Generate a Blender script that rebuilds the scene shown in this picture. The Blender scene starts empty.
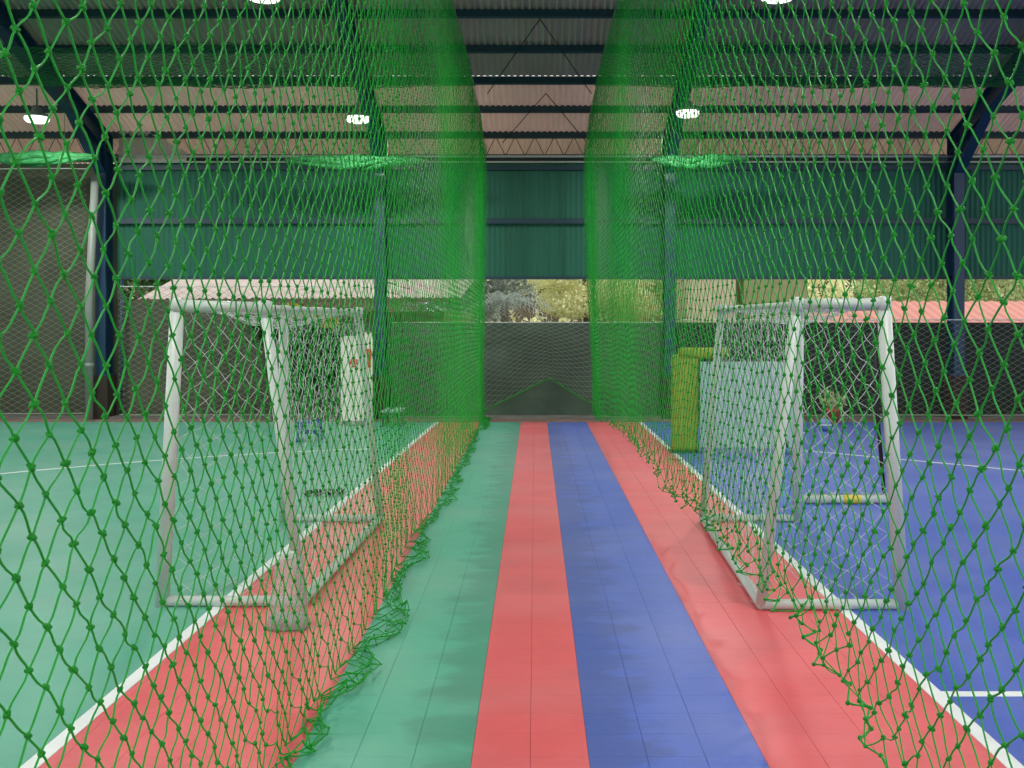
import bpy, bmesh, math, random
import numpy as np
from mathutils import Vector, Matrix

random.seed(7)
rng = np.random.default_rng(7)
scene = bpy.context.scene
C = scene.collection
PI = math.pi

# ------------------------------------------------------------------ camera
F_PX = 1050.0          # focal length in pixels of a 1024 x 768 frame
EYE = 1.85
cam_d = bpy.data.cameras.new('camera')
cam_d.sensor_fit = 'HORIZONTAL'
cam_d.sensor_width = 36.0
cam_d.lens = F_PX / 1024 * 36.0
cam_d.shift_x = -(535 - 512) / 1024
cam_d.shift_y = -(384 - 325) / 1024
cam_d.clip_start = 0.05
cam_d.clip_end = 400
cam = bpy.data.objects.new('camera', cam_d)
cam.location = (0, 0, EYE)
cam.rotation_euler = (PI / 2, 0, 0)
C.objects.link(cam)
scene.camera = cam

# ------------------------------------------------------------------ world, sun, exposure
world = bpy.data.worlds.new('overcast_sky')
scene.world = world
world.use_nodes = True
wn = world.node_tree.nodes
bg = wn['Background']
bg.inputs['Color'].default_value = (0.97, 0.99, 1.0, 1)
bg.inputs['Strength'].default_value = 1.5

sun_d = bpy.data.lights.new('hazy_sun', 'SUN')
sun_d.energy = 2.0
sun_d.angle = math.radians(12)
sun_d.color = (1.0, 0.95, 0.86)
sun = bpy.data.objects.new('hazy_sun', sun_d)
sun.rotation_euler = (math.radians(38), 0, math.radians(35))
C.objects.link(sun)

scene.view_settings.view_transform = 'Standard'
scene.view_settings.look = 'None'
scene.view_settings.gamma = 1.0
scene.view_settings.use_curve_mapping = False
scene.view_settings.exposure = 0.0
LAMP_W = 125.0

# ------------------------------------------------------------------ materials
def s2l(c):
    return tuple((x / 255 / 12.92) if x / 255 <= 0.04045 else ((x / 255 + 0.055) / 1.055) ** 2.4 for x in c)

def mat(name, rgb, rough=0.6, metal=0.0, noise=0.0, nscale=8.0, bump=0.0, bscale=60.0, spec=0.5, stretch=(1, 1, 1), rand=0.0):
    """principled material; rgb in sRGB 0-255; noise = relative colour variation in world space"""
    m = bpy.data.materials.new(name)
    m.use_nodes = True
    nt = m.node_tree
    p = nt.nodes['Principled BSDF']
    col = (*s2l(rgb), 1)
    p.inputs['Base Color'].default_value = col
    p.inputs['Roughness'].default_value = rough
    p.inputs['Metallic'].default_value = metal
    p.inputs['Specular IOR Level'].default_value = spec
    geo = nt.nodes.new('ShaderNodeNewGeometry')
    mp = nt.nodes.new('ShaderNodeMapping')
    mp.inputs['Scale'].default_value = stretch
    nt.links.new(geo.outputs['Position'], mp.inputs['Vector'])
    if noise > 0 or rand > 0:
        hsv = nt.nodes.new('ShaderNodeHueSaturation')
        hsv.inputs['Color'].default_value = col
        n = nt.nodes.new('ShaderNodeTexNoise')
        n.inputs['Scale'].default_value = nscale
        n.inputs['Detail'].default_value = 5
        nt.links.new(mp.outputs['Vector'], n.inputs['Vector'])
        mr = nt.nodes.new('ShaderNodeMapRange')
        mr.inputs['From Min'].default_value = 0.3
        mr.inputs['From Max'].default_value = 0.7
        mr.inputs['To Min'].default_value = 1 - noise
        mr.inputs['To Max'].default_value = 1 + noise
        nt.links.new(n.outputs['Fac'], mr.inputs['Value'])
        last = mr.outputs['Result']
        if rand > 0:
            oi = nt.nodes.new('ShaderNodeObjectInfo')
            m2 = nt.nodes.new('ShaderNodeMapRange')
            m2.inputs['To Min'].default_value = 1 - rand
            m2.inputs['To Max'].default_value = 1 + rand
            nt.links.new(oi.outputs['Random'], m2.inputs['Value'])
            mu = nt.nodes.new('ShaderNodeMath'); mu.operation = 'MULTIPLY'
            nt.links.new(last, mu.inputs[0]); nt.links.new(m2.outputs['Result'], mu.inputs[1])
            last = mu.outputs[0]
        nt.links.new(last, hsv.inputs['Value'])
        nt.links.new(hsv.outputs['Color'], p.inputs['Base Color'])
    if bump > 0:
        n2 = nt.nodes.new('ShaderNodeTexNoise')
        n2.inputs['Scale'].default_value = bscale
        n2.inputs['Detail'].default_value = 3
        nt.links.new(mp.outputs['Vector'], n2.inputs['Vector'])
        b = nt.nodes.new('ShaderNodeBump')
        b.inputs['Strength'].default_value = bump
        b.inputs['Distance'].default_value = 0.02
        nt.links.new(n2.outputs['Fac'], b.inputs['Height'])
        nt.links.new(b.outputs['Normal'], p.inputs['Normal'])
    return m

def tile_mat(name, rgb, stain=None):
    """plastic sports tile: cloudy colour, and a ragged scuffed stain running along the lane
    stain = (x_centre, half_width, side) in metres"""
    m = mat(name, rgb, rough=0.42, noise=0.07, nscale=2.2, bump=0.10, bscale=9, rand=0.012, spec=0.45)
    nt = m.node_tree
    p = nt.nodes['Principled BSDF']
    p.inputs['Sheen Weight'].default_value = 0.09          # sheen imitates the pale haze on the floor at grazing angles
    p.inputs['Sheen Roughness'].default_value = 0.45
    src = p.inputs['Base Color'].links[0].from_socket
    geo = nt.nodes.new('ShaderNodeNewGeometry')
    # pale dusty film, broad and soft
    n0 = nt.nodes.new('ShaderNodeTexNoise'); n0.inputs['Scale'].default_value = 0.9; n0.inputs['Detail'].default_value = 6
    nt.links.new(geo.outputs['Position'], n0.inputs['Vector'])
    r0 = nt.nodes.new('ShaderNodeMapRange')
    r0.inputs['From Min'].default_value = 0.42; r0.inputs['From Max'].default_value = 0.75
    r0.inputs['To Max'].default_value = 0.12
    nt.links.new(n0.outputs['Fac'], r0.inputs['Value'])
    mx = nt.nodes.new('ShaderNodeMix'); mx.data_type = 'RGBA'
    nt.links.new(r0.outputs['Result'], mx.inputs['Factor'])
    nt.links.new(src, mx.inputs[6])
    mx.inputs[7].default_value = (0.62, 0.62, 0.62, 1)
    src = mx.outputs[2]
    if stain:
        x0, hw, side = stain
        sep = nt.nodes.new('ShaderNodeSeparateXYZ')
        nt.links.new(geo.outputs['Position'], sep.inputs[0])
        mp = nt.nodes.new('ShaderNodeMapping'); mp.inputs['Scale'].default_value = (1.5, 2.4, 1)
        nt.links.new(geo.outputs['Position'], mp.inputs['Vector'])
        n = nt.nodes.new('ShaderNodeTexNoise'); n.inputs['Scale'].default_value = 1.6; n.inputs['Detail'].default_value = 5
        n.inputs['Roughness'].default_value = 0.5
        nt.links.new(mp.outputs['Vector'], n.inputs['Vector'])
        a = nt.nodes.new('ShaderNodeMath'); a.operation = 'MULTIPLY_ADD'      # noise*amp + x
        a.inputs[1].default_value = 0.9
        nt.links.new(n.outputs['Fac'], a.inputs[0]); nt.links.new(sep.outputs['X'], a.inputs[2])
        r = nt.nodes.new('ShaderNodeMapRange')
        e = x0 + 0.45
        if side > 0:
            r.inputs['From Min'].default_value = e - 0.06; r.inputs['From Max'].default_value = e + 0.10
        else:
            r.inputs['From Min'].default_value = e + 0.10; r.inputs['From Max'].default_value = e - 0.06
        r.inputs['To Max'].default_value = 0.42
        nt.links.new(a.outputs[0], r.inputs['Value'])
        m3 = nt.nodes.new('ShaderNodeMix'); m3.data_type = 'RGBA'; m3.blend_type = 'MULTIPLY'
        nt.links.new(r.outputs['Result'], m3.inputs['Factor'])
        nt.links.new(src, m3.inputs[6])
        m3.inputs[7].default_value = (0.30, 0.36, 0.36, 1)
        src = m3.outputs[2]
    nt.links.new(src, p.inputs['Base Color'])
    return m

M = {}
M['tile_red'] = tile_mat('red_sports_tile', (220, 84, 90))
M['tile_green'] = tile_mat('green_sports_tile', (72, 168, 138), (-0.50, 0.2, 1))
M['tile_blue'] = tile_mat('blue_sports_tile', (66, 96, 194), (0.47, 0.2, -1))
M['court_green'] = tile_mat('green_court_surface', (68, 160, 132))
M['court_blue'] = tile_mat('blue_court_surface', (54, 88, 186))
M['line_white'] = mat('white_line_paint', (226, 232, 232), 0.5, noise=0.06, nscale=6)
M['concrete'] = mat('grey_concrete', (120, 120, 115), 0.85, noise=0.2, nscale=3, bump=0.3)
M['apron'] = mat('brown_grey_apron', (130, 108, 98), 0.85, noise=0.2, nscale=2.5)
M['wall_mid'] = mat('mossy_render', (76, 94, 80), 0.9, noise=0.28, nscale=1.3, bump=0.2)
M['wall_brown'] = mat('brown_render', (80, 85, 68), 0.9, noise=0.25, nscale=1.1, bump=0.2)
M['wall_dark'] = mat('dark_green_wall', (40, 50, 42), 0.9, noise=0.25, nscale=1.5)  # one dark green tone over the whole right bay of the low wall
M['plinth'] = mat('dark_brown_plinth', (56, 48, 40), 0.9, noise=0.2, nscale=3)
M['siding'] = mat('teal_sheet_steel', (44, 104, 84), 0.6, spec=0.2, noise=0.10, nscale=1.2, stretch=(1, 1, 0.2))
M['roof'] = mat('galvanised_roof_sheet', (166, 162, 148), 0.55, metal=0.0, noise=0.14, nscale=0.9, stretch=(1, 0.3, 1))
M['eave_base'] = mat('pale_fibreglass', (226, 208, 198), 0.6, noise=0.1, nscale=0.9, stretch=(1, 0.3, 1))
M['steel_teal'] = mat('teal_painted_steel', (26, 62, 72), 0.5)
M['steel_blue'] = mat('navy_blue_painted_steel', (18, 56, 84), 0.42, noise=0.06)
M['pipe_grey'] = mat('pale_grey_pvc', (126, 138, 130), 0.45, noise=0.06)
M['white_sheet'] = mat('white_sheet_steel', (225, 225, 222), 0.5, noise=0.05)
M['white_tube'] = mat('white_painted_tube', (186, 196, 190), 0.4, noise=0.05, nscale=5)
M['white_twine'] = mat('white_nylon_twine', (196, 208, 200), 0.7)
M['grey_twine'] = mat('pale_grey_twine', (140, 152, 136), 0.8)
M['green_twine'] = mat('green_nylon_twine', (12, 158, 42), 0.5, noise=0.16, nscale=5, spec=0.4)
M['green_knot'] = mat('green_nylon_knot', (18, 138, 34), 0.55, noise=0.12, nscale=9, spec=0.3)
M['green_bundle'] = mat('bunched_green_net', (34, 118, 62), 0.7, noise=0.2, nscale=12, bump=0.6, bscale=40)
M['cable'] = mat('steel_cable', (110, 130, 110), 0.4, metal=0.4)
M['black'] = mat('black_rubber', (20, 22, 24), 0.6)
M['olive'] = mat('olive_green_cover', (142, 160, 58), 0.8, noise=0.15, nscale=6, bump=0.4, bscale=25)
M['pale_board'] = mat('pale_blue_grey_board', (160, 186, 186), 0.5, noise=0.05)
M['teal_edge'] = mat('teal_blue_edge', (60, 120, 150), 0.5)
M['blue_plastic'] = mat('blue_plastic', (36, 76, 150), 0.35)
M['banner'] = mat('white_vinyl', (236, 230, 220), 0.5)
M['banner_red'] = mat('red_print', (205, 70, 60), 0.5)
M['yellow'] = mat('yellow_tape', (222, 200, 70), 0.5)
M['terracotta'] = mat('terracotta', (170, 90, 60), 0.8, noise=0.1)
M['leaf_dark'] = mat('dark_leaf', (52, 92, 44), 0.6, noise=0.35, nscale=4)
M['leaf_yellow'] = mat('yellow_leaf', (170, 178, 40), 0.6, noise=0.3, nscale=4)
M['leaf_pale'] = mat('pale_yellow_green_leaf', (242, 242, 200), 0.8, noise=0.10, nscale=1.6)
M['leaf_mid'] = mat('mid_green_leaf', (186, 200, 146), 0.8, noise=0.2, nscale=1.6)
M['leaf_grey'] = mat('grey_green_frond', (160, 172, 162), 0.6, noise=0.3, nscale=3)
M['bark'] = mat('bark', (96, 84, 70), 0.9, noise=0.2)
M['cream_wall'] = mat('cream_render', (196, 178, 158), 0.8, noise=0.05)
M['olive_wall'] = mat('olive_render', (140, 140, 104), 0.85, noise=0.1)
M['pink_roof'] = mat('faded_red_roof', (176, 116, 104), 0.7, noise=0.08, nscale=1)
M['pale_roof'] = mat('weathered_fibre_cement', (166, 154, 146), 0.8, noise=0.16, nscale=2)
M['dirt'] = mat('grassy_earth', (104, 112, 72), 0.95, noise=0.3, nscale=0.8)
M['dark_cord'] = mat('dark_green_cord', (28, 58, 44), 0.8)
M['ball'] = mat('blue_white_ball', (120, 140, 190), 0.5)

def translucent(name, m, fac):
    mm = M[m].copy(); mm.name = name
    nt = mm.node_tree; p = nt.nodes['Principled BSDF']; out = nt.nodes['Material Output']
    tr = nt.nodes.new('ShaderNodeBsdfTranslucent'); mx = nt.nodes.new('ShaderNodeMixShader'); mx.inputs[0].default_value = fac
    l = p.inputs['Base Color'].links
    if l: nt.links.new(l[0].from_socket, tr.inputs['Color'])
    else: tr.inputs['Color'].default_value = p.inputs['Base Color'].default_value
    nt.links.new(p.outputs[0], mx.inputs[1]); nt.links.new(tr.outputs[0], mx.inputs[2]); nt.links.new(mx.outputs[0], out.inputs['Surface'])
    return mm
M['white_thin'] = translucent('white_translucent_sheet', 'white_sheet', 0.75)
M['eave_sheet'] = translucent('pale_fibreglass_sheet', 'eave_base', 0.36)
for k_ in ('leaf_dark', 'leaf_yellow', 'leaf_pale', 'leaf_mid', 'leaf_grey'): M[k_] = translucent(M[k_].name + '_thin', k_, 0.45)

def emit_mat(name, rgb, strength):
    m = bpy.data.materials.new(name); m.use_nodes = True
    nt = m.node_tree; nt.nodes.clear()
    o = nt.nodes.new('ShaderNodeOutputMaterial'); e = nt.nodes.new('ShaderNodeEmission')
    e.inputs['Color'].default_value = (*s2l(rgb), 1); e.inputs['Strength'].default_value = strength
    nt.links.new(e.outputs[0], o.inputs[0])
    return m
M['lamp_glow'] = emit_mat('lamp_diffuser_glow', (255, 252, 246), 2.2)

def film_mat(name, rgb, alpha):
    m = bpy.data.materials.new(name); m.use_nodes = True
    nt = m.node_tree
    p = nt.nodes['Principled BSDF']
    p.inputs['Base Color'].default_value = (*s2l(rgb), 1)
    p.inputs['Roughness'].default_value = 0.35
    n = nt.nodes.new('ShaderNodeTexNoise'); n.inputs['Scale'].default_value = 14
    r = nt.nodes.new('ShaderNodeMapRange')
    r.inputs['To Min'].default_value = alpha - 0.25; r.inputs['To Max'].default_value = alpha + 0.25
    tc = nt.nodes.new('ShaderNodeTexCoord')
    nt.links.new(tc.outputs['Object'], n.inputs['Vector'])
    nt.links.new(n.outputs['Fac'], r.inputs['Value'])
    nt.links.new(r.outputs['Result'], p.inputs['Alpha'])
    return m
M['film'] = film_mat('clear_grey_plastic_film', (190, 196, 192), 0.36)
M['film_fill'] = mat('grey_gravel_fill', (150, 154, 150), 0.9, noise=0.4, nscale=40, bump=0.6, bscale=60)

# ------------------------------------------------------------------ object helpers
def link(o, parent=None):
    C.objects.link(o)
    if parent: o.parent = parent
    return o

def tag(o, label=None, cat=None, group=None, kind=None):
    if label: o['label'] = label
    if cat: o['category'] = cat
    if group: o['group'] = group
    if kind: o['kind'] = kind
    return o

def empty(name, loc=(0, 0, 0), label=None, cat=None, group=None, rotz=0):
    o = bpy.data.objects.new(name, None)
    o.empty_display_size = 0.2
    o.location = loc; o.rotation_euler = (0, 0, rotz)
    C.objects.link(o)
    return tag(o, label, cat, group)

class MB:
    """collects verts and faces of ONE part, then links it as one mesh object"""
    def __init__(s): s.v = []; s.f = []
    def add(s, vs, fs):
        n = len(s.v); s.v += [tuple(p) for p in vs]; s.f += [tuple(i + n for i in f) for f in fs]; return s
    def box(s, c, d, bevel=0.0, rot=None):
        cx, cy, cz = c; hx, hy, hz = d[0] / 2, d[1] / 2, d[2] / 2
        if bevel <= 0:
            vs = [Vector((x * hx, y * hy, z * hz)) for z in (-1, 1) for y in (-1, 1) for x in (-1, 1)]
            fs = [(0, 2, 3, 1), (4, 5, 7, 6), (0, 1, 5, 4), (2, 6, 7, 3), (0, 4, 6, 2), (1, 3, 7, 5)]
        else:
            bm = bmesh.new(); bmesh.ops.create_cube(bm, size=1)
            for v in bm.verts: v.co = Vector((v.co.x * 2 * hx, v.co.y * 2 * hy, v.co.z * 2 * hz))
            bmesh.ops.bevel(bm, geom=bm.edges[:], offset=bevel, segments=2, affect='EDGES', profile=0.6)
            bm.verts.index_update()
            vs = [v.co.copy() for v in bm.verts]; fs = [tuple(v.index for v in f.verts) for f in bm.faces]
            bm.free()
        if rot is not None: vs = [rot @ v for v in vs]
        return s.add([(v.x + cx, v.y + cy, v.z + cz) for v in vs], fs)
    def tube(s, pts, r, n=10, caps=True):
        pts = [Vector(p) for p in pts]
        rs = r if isinstance(r, (list, tuple)) else [r] * len(pts)
        vs, fs = [], []
        up = Vector((0.31, 0.17, 0.93)).normalized()
        for i, p in enumerate(pts):
            d = (pts[min(i + 1, len(pts) - 1)] - pts[max(i - 1, 0)]).normalized()
            ref = up if abs(d.dot(up)) < 0.9 else Vector((1, 0, 0))
            a = d.cross(ref).normalized(); b = d.cross(a)
            for k in range(n):
                t = 2 * PI * k / n
                vs.append(p + float(rs[i]) * (a * math.cos(t) + b * math.sin(t)))
        for i in range(len(pts) - 1):
            for k in range(n):
                fs.append((i * n + k, i * n + (k + 1) % n, (i + 1) * n + (k + 1) % n, (i + 1) * n + k))
        if caps:
            fs.append(tuple(range(n))[::-1]); fs.append(tuple((len(pts) - 1) * n + k for k in range(n)))
        return s.add(vs, fs)
    def lathe(s, c, prof, n=20):
        vs, fs = [], []
        for r, z in prof:
            for k in range(n):
                t = 2 * PI * k / n
                vs.append((c[0] + r * math.cos(t), c[1] + r * math.sin(t), c[2] + z))
        for i in range(len(prof) - 1):
            for k in range(n):
                fs.append((i * n + k, i * n + (k + 1) % n, (i + 1) * n + (k + 1) % n, (i + 1) * n + k))
        fs.append(tuple(range(n))[::-1]); fs.append(tuple((len(prof) - 1) * n + k for k in range(n)))
        return s.add(vs, fs)
    def build(s, name, m, parent=None, smooth=False, kind=None):
        me = bpy.data.meshes.new(name)
        me.from_pydata(s.v, [], s.f)
        me.materials.append(M[m])
        if smooth: me.shade_smooth()
        me.update()
        o = bpy.data.objects.new(name, me)
        link(o, parent)
        if kind: o['kind'] = kind
        return o

def np_mesh(name, V, Fq, m, parent=None, smooth=True, kind=None):
    """fast mesh from arrays; Fq is (n,k) with k = 3 or 4"""
    me = bpy.data.meshes.new(name)
    k = Fq.shape[1]
    me.vertices.add(len(V)); me.vertices.foreach_set('co', np.ascontiguousarray(V, dtype=np.float32).ravel())
    me.loops.add(Fq.size); me.loops.foreach_set('vertex_index', np.ascontiguousarray(Fq, dtype=np.int32).ravel())
    me.polygons.add(len(Fq))
    me.polygons.foreach_set('loop_start', np.arange(0, Fq.size, k, dtype=np.int32))
    if smooth: me.polygons.foreach_set('use_smooth', np.ones(len(Fq), dtype=bool))
    me.materials.append(M[m])
    me.update(calc_edges=True)
    o = bpy.data.objects.new(name, me)
    link(o, parent)
    if kind: o['kind'] = kind
    return o

def tubes_arrays(P, r, sides):
    """P: (T,S,3) polylines, r: scalar or (T,) -> vertex and quad arrays"""
    T, S, _ = P.shape
    r = np.broadcast_to(np.asarray(r, float), (T,))
    D = np.empty_like(P)
    D[:, 1:-1] = P[:, 2:] - P[:, :-2]
    D[:, 0] = P[:, 1] - P[:, 0]; D[:, -1] = P[:, -1] - P[:, -2]
    D /= np.linalg.norm(D, axis=2, keepdims=True) + 1e-9
    ref = np.array([0.83, 0.41, 0.37]); ref /= np.linalg.norm(ref)
    A = np.cross(D, ref); A /= np.linalg.norm(A, axis=2, keepdims=True) + 1e-9
    B = np.cross(D, A)
    ang = 2 * np.pi * np.arange(sides) / sides
    V = P[:, :, None, :] + r[:, None, None, None] * (A[:, :, None, :] * np.cos(ang)[None, None, :, None] + B[:, :, None, :] * np.sin(ang)[None, None, :, None])
    base = (np.arange(T) * S * sides)[:, None, None]
    seg = (np.arange(S - 1) * sides)[None, :, None]
    k = np.arange(sides)[None, None, :]; k1 = (k + 1) % sides
    Q = np.stack([base + seg + k, base + seg + k1, base + seg + sides + k1, base + seg + sides + k], axis=-1)
    return V.reshape(-1, 3), Q.reshape(-1, 4)

def join_arrays(parts):
    Vs, Qs, n = [], [], 0
    for V, Q in parts:
        Vs.append(V); Qs.append(Q + n); n += len(V)
    return np.concatenate(Vs), np.concatenate(Qs)

def lattice(ni, nj):
    """diamond lattice: node ids on (i,j) with i+j even, and the threads between them"""
    I, J = np.meshgrid(np.arange(ni), np.arange(nj), indexing='ij')
    keep = (I + J) % 2 == 0
    idx = -np.ones((ni, nj), int); idx[keep] = np.arange(keep.sum())
    nodes = np.stack([I[keep], J[keep]], 1)
    e = []
    a, b = idx[:-1, :-1], idx[1:, 1:]; ok = (a >= 0) & (b >= 0); e.append(np.stack([a[ok], b[ok]], 1))
    a, b = idx[:-1, 1:], idx[1:, :-1]; ok = (a >= 0) & (b >= 0); e.append(np.stack([a[ok], b[ok]], 1))
    return nodes, np.concatenate(e)

def threads(P, E, S, sag=0.0, wob=0.0):
    t = np.linspace(0, 1, S)[None, :, None]
    a, b = P[E[:, 0]][:, None, :], P[E[:, 1]][:, None, :]
    X = a * (1 - t) + b * t
    if S > 2:
        w = np.sin(np.pi * t)
        off = rng.normal(0, wob, (len(E), 1, 3)) * np.array([0.5, 1, 1]) if wob else 0
        X = X + w * (off + np.array([0, 0, -sag]))
        if wob and S > 3:
            X = X + np.sin(2 * np.pi * t) * rng.normal(0, wob * 0.6, (len(E), 1, 3)) * np.array([0.4, 1, 1])
    return X

ICO_V, ICO_F = None, None
def ico():
    global ICO_V, ICO_F
    bm = bmesh.new(); bmesh.ops.create_icosphere(bm, subdivisions=1, radius=1)
    bm.verts.index_update()
    ICO_V = np.array([v.co[:] for v in bm.verts]); ICO_F = np.array([[v.index for v in f.verts] for f in bm.faces]); bm.free()
ico()

# ------------------------------------------------------------------ structure: ground, floor, tiles, lines
ground = MB().box((0, 22, -0.13), (150, 130, 0.06)).build('ground', 'dirt'); tag(ground, 'grassy earth around and beyond the hall', 'ground', kind='structure')

floor = MB().box((0, 7.4, -0.06), (28.6, 27.6, 0.08)).build('floor', 'concrete')
tag(floor, 'sports hall floor with coloured tile lanes between two courts', 'floor', kind='structure')

TILE = 0.25
X0 = -2.27          # left edge of the tiled lanes, 17 columns up to +1.98
cols = [(X0 + i * TILE, X0 + (i + 1) * TILE) for i in range(17)]
def lane_colour(xc):
    if xc < -1.02: return 'tile_red'
    if xc < -0.27: return 'tile_green'
    if xc < 0.23: return 'tile_red'
    if xc < 0.98: return 'tile_blue'
    return 'tile_red'
def tile_geo(cx, cy):
    h = TILE / 2 - 0.0007; hy = TILE / 2 - 0.0002; b = 0.0009
    vs = [(cx + sx * h, cy + sy * hy, -0.02) for sx, sy in ((-1, -1), (1, -1), (1, 1), (-1, 1))]
    vs += [(cx + sx * h, cy + sy * hy, -b) for sx, sy in ((-1, -1), (1, -1), (1, 1), (-1, 1))]
    vs += [(cx + sx * (h - b), cy + sy * (hy - b * 0.4), 0.0) for sx, sy in ((-1, -1), (1, -1), (1, 1), (-1, 1))]
    fs = [(8, 9, 10, 11)]
    for k in range(4):
        k1 = (k + 1) % 4
        fs += [(k, k1, 4 + k1, 4 + k), (4 + k, 4 + k1, 8 + k1, 8 + k)]
    return vs, fs
tile_mesh = {}
for key in ('tile_red', 'tile_green', 'tile_blue'):
    me = bpy.data.meshes.new('floor_tile_' + key.split('_')[1])
    v, f = tile_geo(0, 0)
    me.from_pydata(v, [], f); me.materials.append(M[key]); me.update()
    tile_mesh[key] = me
rest = {k: MB() for k in tile_mesh}
single = 0
ROW0 = -4.0
nrows = int((20.0 - ROW0) / TILE)
for r in range(nrows):
    yc = ROW0 + (r + 0.5) * TILE
    for (xa, xb) in cols:
        xc = (xa + xb) / 2
        key = lane_colour(xc)
        if 4.25 <= yc and single < 300 and xc > -2.02:
            o = bpy.data.objects.new('floor_tile', tile_mesh[key]); o.location = (xc, yc, 0)
            link(o, floor); single += 1
        else:
            v, f = tile_geo(xc, yc); rest[key].add(v, f)
for key, mb in rest.items():
    mb.build('tile_field', key, floor, kind='stuff')

# the white side line of the left court runs slightly askew to the tiles
def lx(y): return -2.15 + (y - 4.4) * (0.235 / 14.6)
def slab(name, pts, z0, z1, m, parent):
    n = len(pts)
    vs = [(x, y, z0) for x, y in pts] + [(x, y, z1) for x, y in pts]
    fs = [tuple(range(n, 2 * n)), tuple(range(n))[::-1]] + [(k, (k + 1) % n, n + (k + 1) % n, n + k) for k in range(n)]
    return MB().add(vs, fs).build(name, m, parent)
slab('court_surface', [(-13.9, -4), (lx(-4), -4), (lx(20), 20.0), (-13.9, 20.0)], -0.018, 0.003, 'court_green', floor)
slab('court_surface', [(1.985, -4), (13.9, -4), (13.9, 20.0), (1.985, 20.0)], -0.018, 0.003, 'court_blue', floor)
slab('court_line', [(lx(-4) - 0.0, -4), (lx(-4) + 0.075, -4), (lx(20) + 0.075, 20), (lx(20), 20)], -0.004, 0.0045, 'line_white', floor)
slab('court_line', [(1.97, -4), (2.045, -4), (2.045, 20), (1.97, 20)], -0.004, 0.0045, 'line_white', floor)
slab('court_line', [(2.045, 5.22), (9.0, 5.22), (9.0, 5.29), (2.045, 5.29)], 0.002, 0.0047, 'line_white', floor)
def arc_line(pts, w=0.06):
    vs, fs = [], []
    n = len(pts)
    for z in (0.002, 0.0048):
        for i, (x, y) in enumerate(pts):
            a = Vector(pts[min(i + 1, n - 1)]) - Vector(pts[max(i - 1, 0)]); a.normalize()
            nx, ny = -a.y * w / 2, a.x * w / 2
            vs += [(x + nx, y + ny, z), (x - nx, y - ny, z)]
    for i in range(n - 1):
        b = 2 * n + 2 * i
        fs += [(b + 1, b + 3, b + 2, b), (2 * i, 2 * i + 2, b + 2, b), (2 * i + 1, b + 1, b + 3, 2 * i + 3)]
    return MB().add(vs, fs).build('court_line', 'line_white', floor)
arc_line([(-6.64 + d, 13.04 + 1.0 * d - 0.09 * d * d) for d in np.linspace(-3.4, 4.2, 30)])
arc_line([(4.1 + d, 15.3 - 0.9 * d - 0.03 * d * d) for d in np.linspace(-1.9, 5.0, 24)])
slab('apron', [(-13.9, 20.0), (13.9, 20.0), (13.9, 21.0), (-13.9, 21.0)], -0.02, 0.012, 'apron', floor)
slab('apron_kerb', [(-13.9, 20.55), (13.9, 20.55), (13.9, 21.0), (-13.9, 21.0)], 0.0, 0.05, 'concrete', floor)

# ------------------------------------------------------------------ structure: walls
def wall(name, x0, x1, y0, y1, z0, z1, m, label):
    o = MB().box(((x0 + x1) / 2, (y0 + y1) / 2, (z0 + z1) / 2), (x1 - x0, y1 - y0, z1 - z0)).build(name, m)
    return tag(o, label, 'wall', kind='structure')
YW = 21.0
wall('wall_back_left', -14.2, -8.35, YW, YW + 0.2, -0.1, 5.08, 'wall_brown', 'tall brown rendered wall at the far left of the hall')
wall('wall_back_centre_left', -8.35, -5.2, YW, YW + 0.2, -0.1, 2.32, 'wall_brown', 'brown rendered wall behind the left goal under the open strip')
wall('wall_back', -5.2, 2.6, YW, YW + 0.2, -0.1, 1.9, 'wall_mid', 'grey mossy low wall at the end of the walkway')
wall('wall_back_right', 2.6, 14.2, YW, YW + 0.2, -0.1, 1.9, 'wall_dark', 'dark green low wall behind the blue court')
wall('wall_left', -14.4, -14.2, -6, 21.2, -0.1, 1.9, 'wall_brown', 'low side wall of the green court')
wall('wall_right', 14.2, 14.4, -6, 21.2, -0.1, 1.2, 'wall_brown', 'low side wall of the blue court')

def corrugated(name, x0, x1, fn, period, amp, m, label=None, cat=None, parent=None, kind='structure', rows=2, thick=0.006):
    """trapezoid-ribbed sheet; fn(x, t, h) -> point, h = height of the rib above the sheet"""
    n = int(round((x1 - x0) / period))
    xs, hs = [], []
    for i in range(n):
        b = x0 + (x1 - x0) * i / n; p = (x1 - x0) / n
        for fx, hh in ((0, 0), (0.42, 0), (0.55, amp), (0.87, amp)):
            xs.append(b + fx * p); hs.append(hh)
    xs.append(x1); hs.append(0)
    ts = np.linspace(0, 1, rows)
    V = []
    for side in (0, 1):
        for t in ts:
            for x, h in zip(xs, hs): V.append(fn(x, t, h - side * thick))
    N = len(xs); F = []
    for side in (0, 1):
        o = side * N * rows
        for r in range(rows - 1):
            for i in range(N - 1):
                q = (o + r * N + i, o + r * N + i + 1, o + (r + 1) * N + i + 1, o + (r + 1) * N + i)
                F.append(q if side == 0 else q[::-1])
    ob = np_mesh(name, np.array(V), np.array(F), m, parent, smooth=False)
    return tag(ob, label, cat, kind=kind)

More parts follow.
